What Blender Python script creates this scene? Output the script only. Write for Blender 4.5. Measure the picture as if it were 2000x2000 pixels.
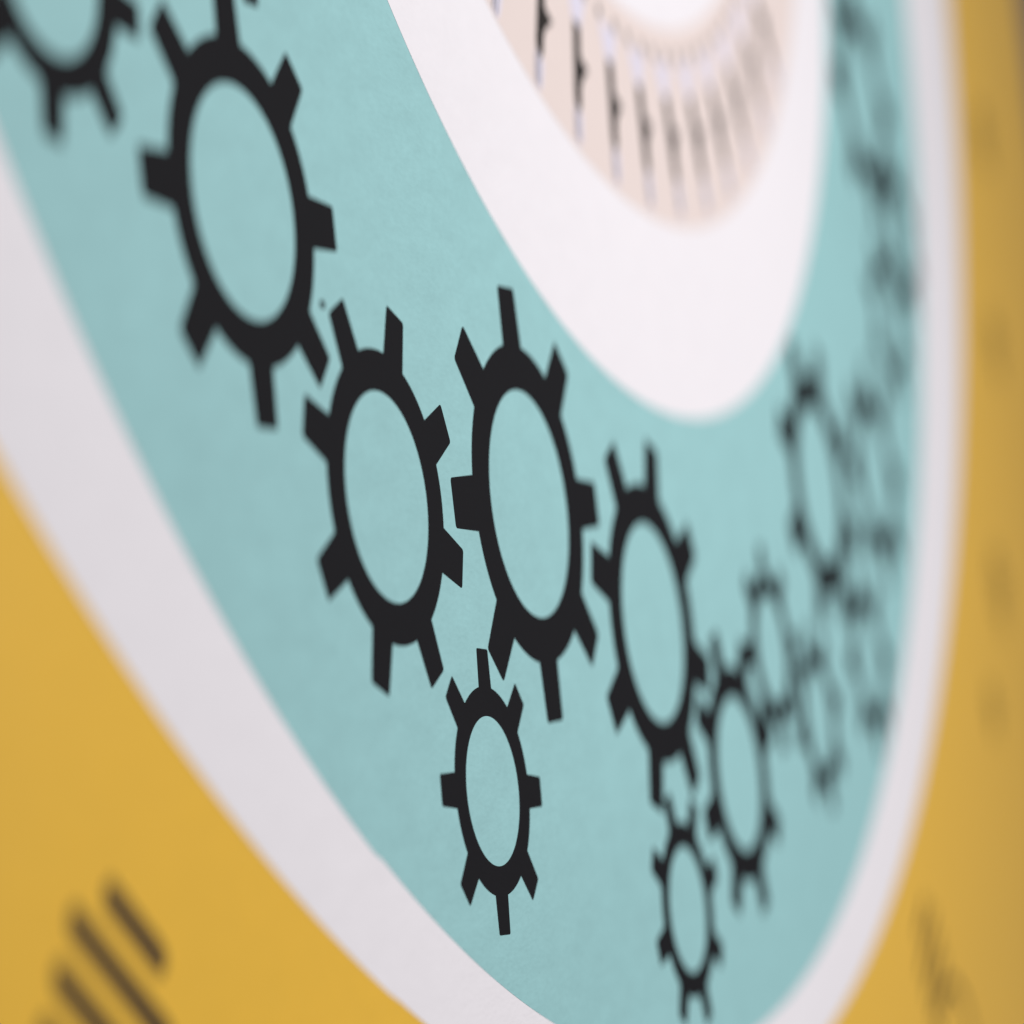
import bpy, math, random
from mathutils import Matrix, Vector

# ------------------------------------------------------------------ reset
for o in list(bpy.data.objects):
    bpy.data.objects.remove(o, do_unlink=True)
scene = bpy.context.scene
COL = scene.collection
ZC = 1.60                       # height of the mural's centre above the floor (m)

# ------------------------------------------------------------------ camera
cam_data = bpy.data.cameras.new('camera')
cam = bpy.data.objects.new('camera', cam_data)
COL.objects.link(cam)
rv = Vector((1.46981361, -0.92886955, -1.01141172))
cam.matrix_world = Matrix.Translation((-1.75705698, -0.50384119, ZC - 0.77413722)) @ Matrix.Rotation(rv.length, 4, rv.normalized())
cam_data.sensor_width = 36.0
cam_data.lens = 101.15
cam_data.clip_start = 0.02
cam_data.clip_end = 50.0
cam_data.dof.use_dof = True
cam_data.dof.focus_distance = 1.447
cam_data.dof.aperture_fstop = 1.95
cam_data.dof.aperture_ratio = 1.5
cam_data.dof.aperture_blades = 0
scene.camera = cam

# ------------------------------------------------------------------ light
world = bpy.data.worlds.new('World')
scene.world = world
world.use_nodes = True
bg = world.node_tree.nodes['Background']
bg.inputs['Color'].default_value = (0.90, 0.93, 1.0, 1)
bg.inputs['Strength'].default_value = 0.19

def area_lamp(name, loc, target, sx, sy, watts, color):
    d = bpy.data.lights.new(name, 'AREA')
    d.shape = 'RECTANGLE'; d.size = sx; d.size_y = sy
    d.energy = watts; d.color = color
    o = bpy.data.objects.new(name, d); COL.objects.link(o)
    o.location = loc
    o.rotation_euler = (Vector(target) - Vector(loc)).to_track_quat('-Z', 'Y').to_euler()
    return o
area_lamp('gallery_lamp', (0.12, -2.1, ZC - 0.16), (0.12, 0.0, ZC - 0.24), 0.9, 0.6, 49.5, (1.0, 0.985, 0.985))

scene.view_settings.view_transform = 'Standard'
scene.view_settings.look = 'None'
scene.view_settings.exposure = 0.0
scene.view_settings.gamma = 1.0
scene.view_settings.use_curve_mapping = False
scene.render.engine = 'CYCLES'

# ------------------------------------------------------------------ materials
SEAM_X = -0.549
def s2l(c):
    return tuple(((v / 255 + 0.055) / 1.055) ** 2.4 if v > 10 else v / 255 / 12.92 for v in c)

def print_material(name, rgb, rough=0.62, spec=0.3, mottle=0.05, relief=0.10, seam=True):
    """Matt printed wall vinyl: fine cloudy ink mottling, orange-peel wall relief, one strip joint."""
    m = bpy.data.materials.new(name); m.use_nodes = True
    nt = m.node_tree; N = nt.nodes; L = nt.links
    b = N['Principled BSDF']
    geo = N.new('ShaderNodeNewGeometry')
    n1 = N.new('ShaderNodeTexNoise'); n1.inputs['Scale'].default_value = 70; n1.inputs['Detail'].default_value = 5; n1.inputs['Roughness'].default_value = 0.65
    n2 = N.new('ShaderNodeTexNoise'); n2.inputs['Scale'].default_value = 420; n2.inputs['Detail'].default_value = 3
    n3 = N.new('ShaderNodeTexNoise'); n3.inputs['Scale'].default_value = 6; n3.inputs['Detail'].default_value = 4
    mp = N.new('ShaderNodeVectorMath'); mp.operation = 'MULTIPLY'; mp.inputs[1].default_value = (0.40, 1.0, 1.0)   # roller marks run sideways
    L.new(geo.outputs['Position'], mp.inputs[0])
    for n in (n1, n2, n3): L.new(mp.outputs['Vector'], n.inputs['Vector'])
    add = N.new('ShaderNodeMath'); add.operation = 'MULTIPLY_ADD'; add.inputs[1].default_value = 0.6
    L.new(n2.outputs['Fac'], add.inputs[0]); L.new(n1.outputs['Fac'], add.inputs[2])
    add2 = N.new('ShaderNodeMath'); add2.operation = 'MULTIPLY_ADD'; add2.inputs[1].default_value = 0.6
    L.new(n3.outputs['Fac'], add2.inputs[0]); L.new(add.outputs[0], add2.inputs[2])
    mr = N.new('ShaderNodeMapRange'); mr.inputs['From Min'].default_value = 0.72; mr.inputs['From Max'].default_value = 1.48
    mr.inputs['To Min'].default_value = 1 - mottle; mr.inputs['To Max'].default_value = 1 + mottle
    L.new(add2.outputs[0], mr.inputs['Value'])
    vm = N.new('ShaderNodeVectorMath'); vm.operation = 'SCALE'; vm.inputs[0].default_value = s2l(rgb)
    L.new(mr.outputs['Result'], vm.inputs['Scale'])
    L.new(vm.outputs['Vector'], b.inputs['Base Color'])
    b.inputs['Roughness'].default_value = rough
    b.inputs['Specular IOR Level'].default_value = spec
    # relief
    h = N.new('ShaderNodeMath'); h.operation = 'MULTIPLY_ADD'; h.inputs[1].default_value = 0.4
    L.new(n2.outputs['Fac'], h.inputs[0]); L.new(n1.outputs['Fac'], h.inputs[2])
    hh = h.outputs[0]
    if seam:
        sep = N.new('ShaderNodeSeparateXYZ'); L.new(geo.outputs['Position'], sep.inputs[0])
        d = N.new('ShaderNodeMath'); d.operation = 'SUBTRACT'; d.inputs[1].default_value = SEAM_X
        L.new(sep.outputs['X'], d.inputs[0])
        ab = N.new('ShaderNodeMath'); ab.operation = 'ABSOLUTE'; L.new(d.outputs[0], ab.inputs[0])
        sr = N.new('ShaderNodeMapRange'); sr.inputs['From Min'].default_value = 0.0; sr.inputs['From Max'].default_value = 0.0012
        sr.inputs['To Min'].default_value = 0.35; sr.inputs['To Max'].default_value = 0.0
        L.new(ab.outputs[0], sr.inputs['Value'])
        ad = N.new('ShaderNodeMath'); ad.operation = 'ADD'; L.new(hh, ad.inputs[0]); L.new(sr.outputs['Result'], ad.inputs[1])
        hh = ad.outputs[0]
    bp = N.new('ShaderNodeBump'); bp.inputs['Strength'].default_value = relief; bp.inputs['Distance'].default_value = 0.004
    L.new(hh, bp.inputs['Height']); L.new(bp.outputs['Normal'], b.inputs['Normal'])
    return m

M_YELLOW = print_material('yellow_print', (234, 182, 44), mottle=0.04, spec=0.5, rough=0.42, relief=0.14)
_b = M_YELLOW.node_tree.nodes['Principled BSDF']
_b.inputs['Sheen Weight'].default_value = 0.18; _b.inputs['Sheen Roughness'].default_value = 0.4   # sheen added as a pale haze, lightening the yellow at grazing angles
M_WHITE  = print_material('white_print', (232, 227, 230), mottle=0.03, relief=0.16)
M_TEAL   = print_material('teal_print', (148, 193, 194), mottle=0.09, relief=0.18)
M_CREAM  = print_material('cream_print', (222, 206, 200), mottle=0.02)
M_BLACK  = print_material('black_print', (20, 19, 22), mottle=0.06, spec=0.12, rough=0.8)
M_BROWN  = print_material('dark_print_on_yellow', (48, 28, 14), mottle=0.05)
M_LILAC  = print_material('pale_lilac_print', (214, 208, 222), mottle=0.02)
M_BAR    = print_material('dark_bar_print', (44, 40, 38), mottle=0.06, spec=0.12, rough=0.8)
M_GREY   = print_material('grey_print', (92, 86, 88), mottle=0.05)
M_PLASTER = print_material('grey_wall_paint', (120, 108, 118), mottle=0.04, seam=False)

# ------------------------------------------------------------------ mesh helpers
T = 0.00016                     # thickness of one vinyl layer
def finish(name, verts, faces, mat, parent=None):
    me = bpy.data.meshes.new(name)
    me.from_pydata(verts, [], faces); me.update()
    me.materials.append(mat)
    o = bpy.data.objects.new(name, me); COL.objects.link(o)
    if parent: o.parent = parent
    return o

def tag(o, label=None, cat=None, group=None, kind=None):
    if label: o['label'] = label
    if cat: o['category'] = cat
    if group: o['group'] = group
    if kind: o['kind'] = kind
    return o

def slab(pts, y0, y1, skip=()):
    """Flat vinyl cut-out from an outline (x, z), counter-clockwise seen from the camera side."""
    n = len(pts)
    v = [(x, y1, z) for x, z in pts] + [(x, y0, z) for x, z in pts]
    f = [tuple(range(n))]
    for i in range(n):
        if i in skip: continue
        j = (i + 1) % n
        f.append((i, n + i, n + j, j))
    return v, f

def annulus(outer, inner, y0, y1, skip=()):
    n = len(outer)
    v = [(x, y1, z) for x, z in outer] + [(x, y1, z) for x, z in inner] + [(x, y0, z) for x, z in outer] + [(x, y0, z) for x, z in inner]
    f = []
    for i in range(n):
        j = (i + 1) % n
        f.append((i, j, n + j, n + i))
        if i not in skip: f.append((i, 2 * n + i, 2 * n + j, j))
        f.append((n + i, n + j, 3 * n + j, 3 * n + i))
    return v, f

def circle(cx, cz, r, n=720, slip=0.0):
    """Circle outline; left of the strip joint the print has slipped outwards a little."""
    out = []
    for k in range(n):
        a = 2 * math.pi * k / n
        x, z = cx + r * math.cos(a), cz + r * math.sin(a)
        if x < SEAM_X and slip:
            x += slip * math.cos(a); z += slip * math.sin(a)
        out.append((x, z + ZC))
    return out

# ------------------------------------------------------------------ the wall
W0, W1, WB, WT = -2.6, 1.765, 0.0, 3.2
v = [(W0, 0, WB), (W1, 0, WB), (W1, 0, WT), (W0, 0, WT), (W0, .12, WB), (W1, .12, WB), (W1, .12, WT), (W0, .12, WT)]
f = [(0, 1, 2, 3), (5, 4, 7, 6), (1, 5, 6, 2), (4, 0, 3, 7), (3, 2, 6, 7), (4, 5, 1, 0)]
wall = tag(finish('wall', v, f, M_YELLOW), kind='structure')
X2 = 4.2
v = [(W1, .06, WB), (X2, .06, WB), (X2, .06, WT), (W1, .06, WT), (W1, .12, WB), (X2, .12, WB), (X2, .12, WT), (W1, .12, WT)]
tag(finish('wall_beyond', v, f, M_PLASTER), kind='structure')

# ------------------------------------------------------------------ concentric printed discs
C1 = (0.03079, 0.19896, 1.24174)
C2 = (0.0, 0.0, 1.0)
C3 = (0.02889, 0.0446, 0.64697)
C4 = (0.03378, 0.10476, 0.57861)
C5 = (0.02808, 0.12263, 0.46191)
def ring(name, co, ci, level, mat, label, cat, slip=0.0):
    if ci is None:
        v, f = slab(circle(*co), -T * level, -T * (level + 1))
    else:
        v, f = annulus(circle(*co, slip=slip), circle(ci[0], ci[1], ci[2] - 0.004), -T * level, -T * (level + 1))
    return tag(finish(name, v, f, mat), label, cat)
ring('white_band', C1, C2, 0, M_WHITE, 'wide outer white ring between the yellow wall and the teal band', 'ring', slip=0.0008)
ring('teal_band', C2, C3, 1, M_TEAL, 'broad teal ring that carries the black gears', 'ring', slip=0.0016)
ring('white_band', C3, C4, 2, M_WHITE, 'inner white ring between the teal band and the cream ring', 'ring')
ring('cream_band', C4, C5, 3, M_CREAM, 'pale pinkish cream ring with dark radial bars', 'ring')
ring('white_disc', C5, None, 4, M_WHITE, 'plain white disc at the centre, cut by the top edge', 'disc')

# ------------------------------------------------------------------ gears
R_RING, R_TIP, HB, HT = 1.40, 1.905, 0.235, 0.208
AB = math.asin(HB / R_RING)
outer, tooth_ids = [], []
for k in range(8):
    c = k * math.pi / 4
    tooth_ids.append((len(outer), len(outer) + 6))
    for i in range(7): outer.append(c - AB + 2 * AB * i / 6)
    gap = math.pi / 4 - 2 * AB
    for i in range(1, 12): outer.append(c + AB + gap * i / 12)
opts = [(R_RING * math.cos(a), R_RING * math.sin(a)) for a in outer]
ipts = [(math.cos(a), math.sin(a)) for a in outer]
skip = set()
for a, b in tooth_ids: skip.update(range(a, b))
GY0, GY1 = -2 * T, -3 * T
rv_, rf_ = annulus(opts, ipts, GY0, GY1, skip)
ring_mesh = bpy.data.meshes.new('gear_ring'); ring_mesh.from_pydata(rv_, [], rf_); ring_mesh.update(); ring_mesh.materials.append(M_BLACK)
base = opts[0:7]
rc = 0.035
tip = []
for s in (1, -1):                # rounded tip corners, upper then lower
    cs = []
    for i in range(5):
        a = math.pi / 2 * i / 4
        cs.append((R_TIP - rc + rc * math.cos(a), s * (HT - rc + rc * math.sin(a))))
    tip.append(cs)
# outline: base low -> ... counter-clockwise: base(-) .. tip(-) .. tip(+) .. base(+) then back along the base arc
tp = list(base[::-1])                               # base from +AB to -AB
tp += tip[1][::-1] + tip[0]
tv, tf = slab(tp, GY0, GY1, skip=set(range(6)))
tooth_mesh = bpy.data.meshes.new('gear_tooth'); tooth_mesh.from_pydata(tv, [], tf); tooth_mesh.update(); tooth_mesh.materials.append(M_BLACK)

def gear(x, z, r, phase, label):
    e = bpy.data.objects.new('gear', None); COL.objects.link(e)
    e.empty_display_size = 0.02
    e.location = (x, 0, z + ZC); e.scale = (r, 1, r)
    tag(e, label, 'gear', 'black gears on the teal ring')
    o = bpy.data.objects.new('ring', ring_mesh); COL.objects.link(o); o.parent = e
    o.rotation_euler.y = -math.radians(phase)
    for k in range(8):
        o = bpy.data.objects.new('tooth', tooth_mesh); COL.objects.link(o); o.parent = e
        o.rotation_euler.y = -math.radians(phase + 45 * k)
    return e

GEARS = [
    (-0.7836, -0.4720, 0.0385, -9.0, 'blurred black gear cut off at the top left corner'),
    (-0.6243, -0.5462, 0.0521, 0.0, 'slightly soft large black gear, second from the left, near top left'),
    (-0.5980, -0.3810, 0.0380, 2.0, 'black gear of which only one tooth tip dips below the top edge'),
    (-0.4933, -0.6709, 0.0508, 24.5, 'sharp black gear with two teeth on top, left of the middle'),
    (-0.2876, -0.6681, 0.0622, 1.5, 'largest sharp black gear in the middle with one tooth pointing straight up'),
    (-0.3923, -0.8170, 0.0378, -4.0, 'small sharp black gear standing alone, lowest of the sharp ones'),
    (-0.0815, -0.7348, 0.0609, 27.0, 'large softly blurred black gear right of the middle one'),
    (0.0759, -0.8358, 0.0504, 17.0, 'blurred black gear just below right of the large soft gear'),
    (-0.0752, -0.9093, 0.0378, 15.0, 'small blurred black gear lowest of all, near the bottom edge'),
    (0.1960, -0.7559, 0.0380, 2.0, 'small blurred gear above the lower right pair, hole nearly closed'),
    (0.3960, -0.6330, 0.0605, 22.5, 'blurred gear below the right end of the inner white ring'),
    (0.6050, -0.6165, 0.0500, 0.0, 'strongly blurred gear close to the right white ring at mid height'),
    (0.3120, -0.8090, 0.0370, 10.0, 'strongly blurred small gear lowest on the right of the teal ring'),
    (0.5000, -0.7702, 0.0400, 0.0, 'strongly blurred gear beside the right white ring, low down'),
    (0.7315, -0.2760, 0.0600, 0.0, 'strongly blurred gear at the upper right between the white rings'),
    (0.8350, -0.3900, 0.0400, 22.5, 'smeared gear touching the white ring at the upper right'),
    (0.7300, -0.4750, 0.0400, 22.5, 'smeared gear under the upper right ones, above mid height'),
]
for g in GEARS: gear(*g)

# ------------------------------------------------------------------ barbed bars in the cream ring
CY0, CY1 = -4 * T, -5 * T
CC = (0.02808, 0.12263)
def bar_part(name, pts, mat, parent, y0=CY0, y1=CY1):
    v, f = slab(pts, y0, y1)
    return finish(name, v, f, mat, parent)
# local frame: u across (to the right when pointing outwards/down), w = distance from the centre; built pointing to -z
def bar(ang, label):
    e = bpy.data.objects.new('barbed_bar', None); COL.objects.link(e)
    e.empty_display_size = 0.02
    e.location = (CC[0], 0, CC[1] + ZC)
    e.rotation_euler.y = -math.radians(ang + 90)
    tag(e, label, 'bar', 'barbed bars around the cream ring')
    w = 0.0063
    P = lambda l: [(u, -r) for u, r in l]
    bar_part('body', P([(-w, .509), (-w, .562), (-w * .55, .5665), (w * .75, .5665), (w, .561), (w, .509)]), M_BAR, e)
    bar_part('barb', P([(w, .530), (w, .549), (w + .0040, .542), (w + .0150, .5315), (w + .0095, .5315), (w + .0040, .5300)]), M_BAR, e)
    tipo = bar_part('outer_tip', P([(-w * 1.15, .5672), (-w * .95, .586), (-w * .4, .589), (w * .6, .589), (w * 1.1, .585), (w * 1.25, .5672)]), M_LILAC, e)
    bar_part('tip_line', P([(-w * 1.0, .568), (-w * .75, .588), (-w * .45, .588), (-w * .7, .568)]), M_GREY, tipo, CY1, CY1 - T)
    bar_part('tip_line', P([(-w * .2, .568), (w * .1, .588), (w * .4, .588), (w * .1, .568)]), M_GREY, tipo, CY1, CY1 - T)
    bar_part('inner_tip', P([(-.0175, .486), (-w * 1.3, .5085), (w * 1.3, .5085), (.0175, .486)]), M_LILAC, e)
    for s in (-1, 1):
        bar_part('mark', P([(s * .0155 - .005, .4775), (s * .0155 - .003, .4845), (s * .0155 + .003, .4845), (s * .0155 + .005, .4775)]), M_GREY, e)
ANG = [-119.1, -112.2, -105.3, -98.2, -91.3, -84.4, -77.3, -70.3, -63.1, -56.0, -49.0]
LAB = ['dark barbed bar of which only the end shows at the top edge',
       'sharpest black barbed bar, leftmost whole one in the cream ring',
       'second dark barbed bar from the left, just right of the sharpest one',
       'third barbed bar, softly blurred with a dark barb spot',
       'fourth barbed bar, blurred, left of the lowest point of the cream ring',
       'fifth barbed bar, blurred, at the lowest point of the cream ring',
       'sixth barbed bar, blurred, just right of the lowest point of the cream ring',
       'seventh barbed bar, faded and slanting, right side of the cream ring',
       'eighth barbed bar, faded and slanting, right side of the cream ring',
       'ninth barbed bar, very faded, near the right edge of the cream ring',
       'last barbed bar, almost dissolved, at the top right of the cream ring']
for a, l in zip(ANG, LAB): bar(a, l)

# ------------------------------------------------------------------ stripe motifs on the yellow wall
def motif(cx, cz, ang, label, extra=False, s=1.0, h=.0058):
    """Stack of tangential stripes; ang is the outward radial direction."""
    e = bpy.data.objects.new('stripe_motif', None); COL.objects.link(e)
    e.empty_display_size = 0.03
    e.location = (cx, 0, cz + ZC)
    e.rotation_euler.y = -math.radians(ang)
    e.scale = (s, 1, s)
    tag(e, label, 'stripes', 'stripe motifs on the yellow wall')
    for w, hl in ((0.0, .0275), (.0232, .0455), (.0464, .0455), (.0696, .0455)):
        pts = []
        for k in range(7):
            a = math.pi * k / 6
            pts.append((w + h * math.cos(a), hl - h + h * math.sin(a)))
        for k in range(7):
            a = math.pi + math.pi * k / 6
            pts.append((w + h * math.cos(a), -hl + h + h * math.sin(a)))
        v, f = slab(pts, 0.0, -T)
        finish('stripe', v, f, M_BROWN, e)
    if extra:
        n = 64; ro, ri = .085, .085 - 2.0 * h
        oo = [(.165 + ro * math.cos(2 * math.pi * k / n), ro * math.sin(2 * math.pi * k / n)) for k in range(n)]
        ii = [(.165 + ri * math.cos(2 * math.pi * k / n), ri * math.sin(2 * math.pi * k / n)) for k in range(n)]
        v, f = annulus(oo, ii, 0.0, -T)
        finish('round_outline', v, f, M_BROWN, e)
motif(-0.7900, -0.8425, -129, 'stack of dark brown slanting stripes on yellow in the bottom left corner', False, 1.0, .0060)
motif(0.585, -0.985, -62, 'blurred stack of dark stripes on yellow in the bottom right corner', True, 1.0, .0044)
motif(1.100, -0.690, -38, 'faint brown slanting smudge on yellow at the right edge just below mid height', False, 0.9, .0042)
motif(1.000, -0.815, -44, 'faint round brown smudge on yellow at the right edge, a third up from the bottom', False, 0.55, .0050)
motif(1.250, -0.440, -25, 'faint brown smudge on yellow at the right edge, a quarter down from the top', False, 0.8, .0046)
motif(1.330, -0.210, -14, 'faint brown smudge on yellow at the upper right edge', False, 0.8, .0050)

# ------------------------------------------------------------------ ink speck on the strip joint
n = 14
pts = [(-0.549 + .0034 * math.cos(2 * math.pi * k / n), -0.584 + ZC + .0019 * math.sin(2 * math.pi * k / n)) for k in range(n)]
v, f = slab(pts, -2 * T, -3 * T)
tag(finish('ink_speck', v, f, M_BLACK), 'tiny black dot on teal between two gears left of the middle', 'speck')
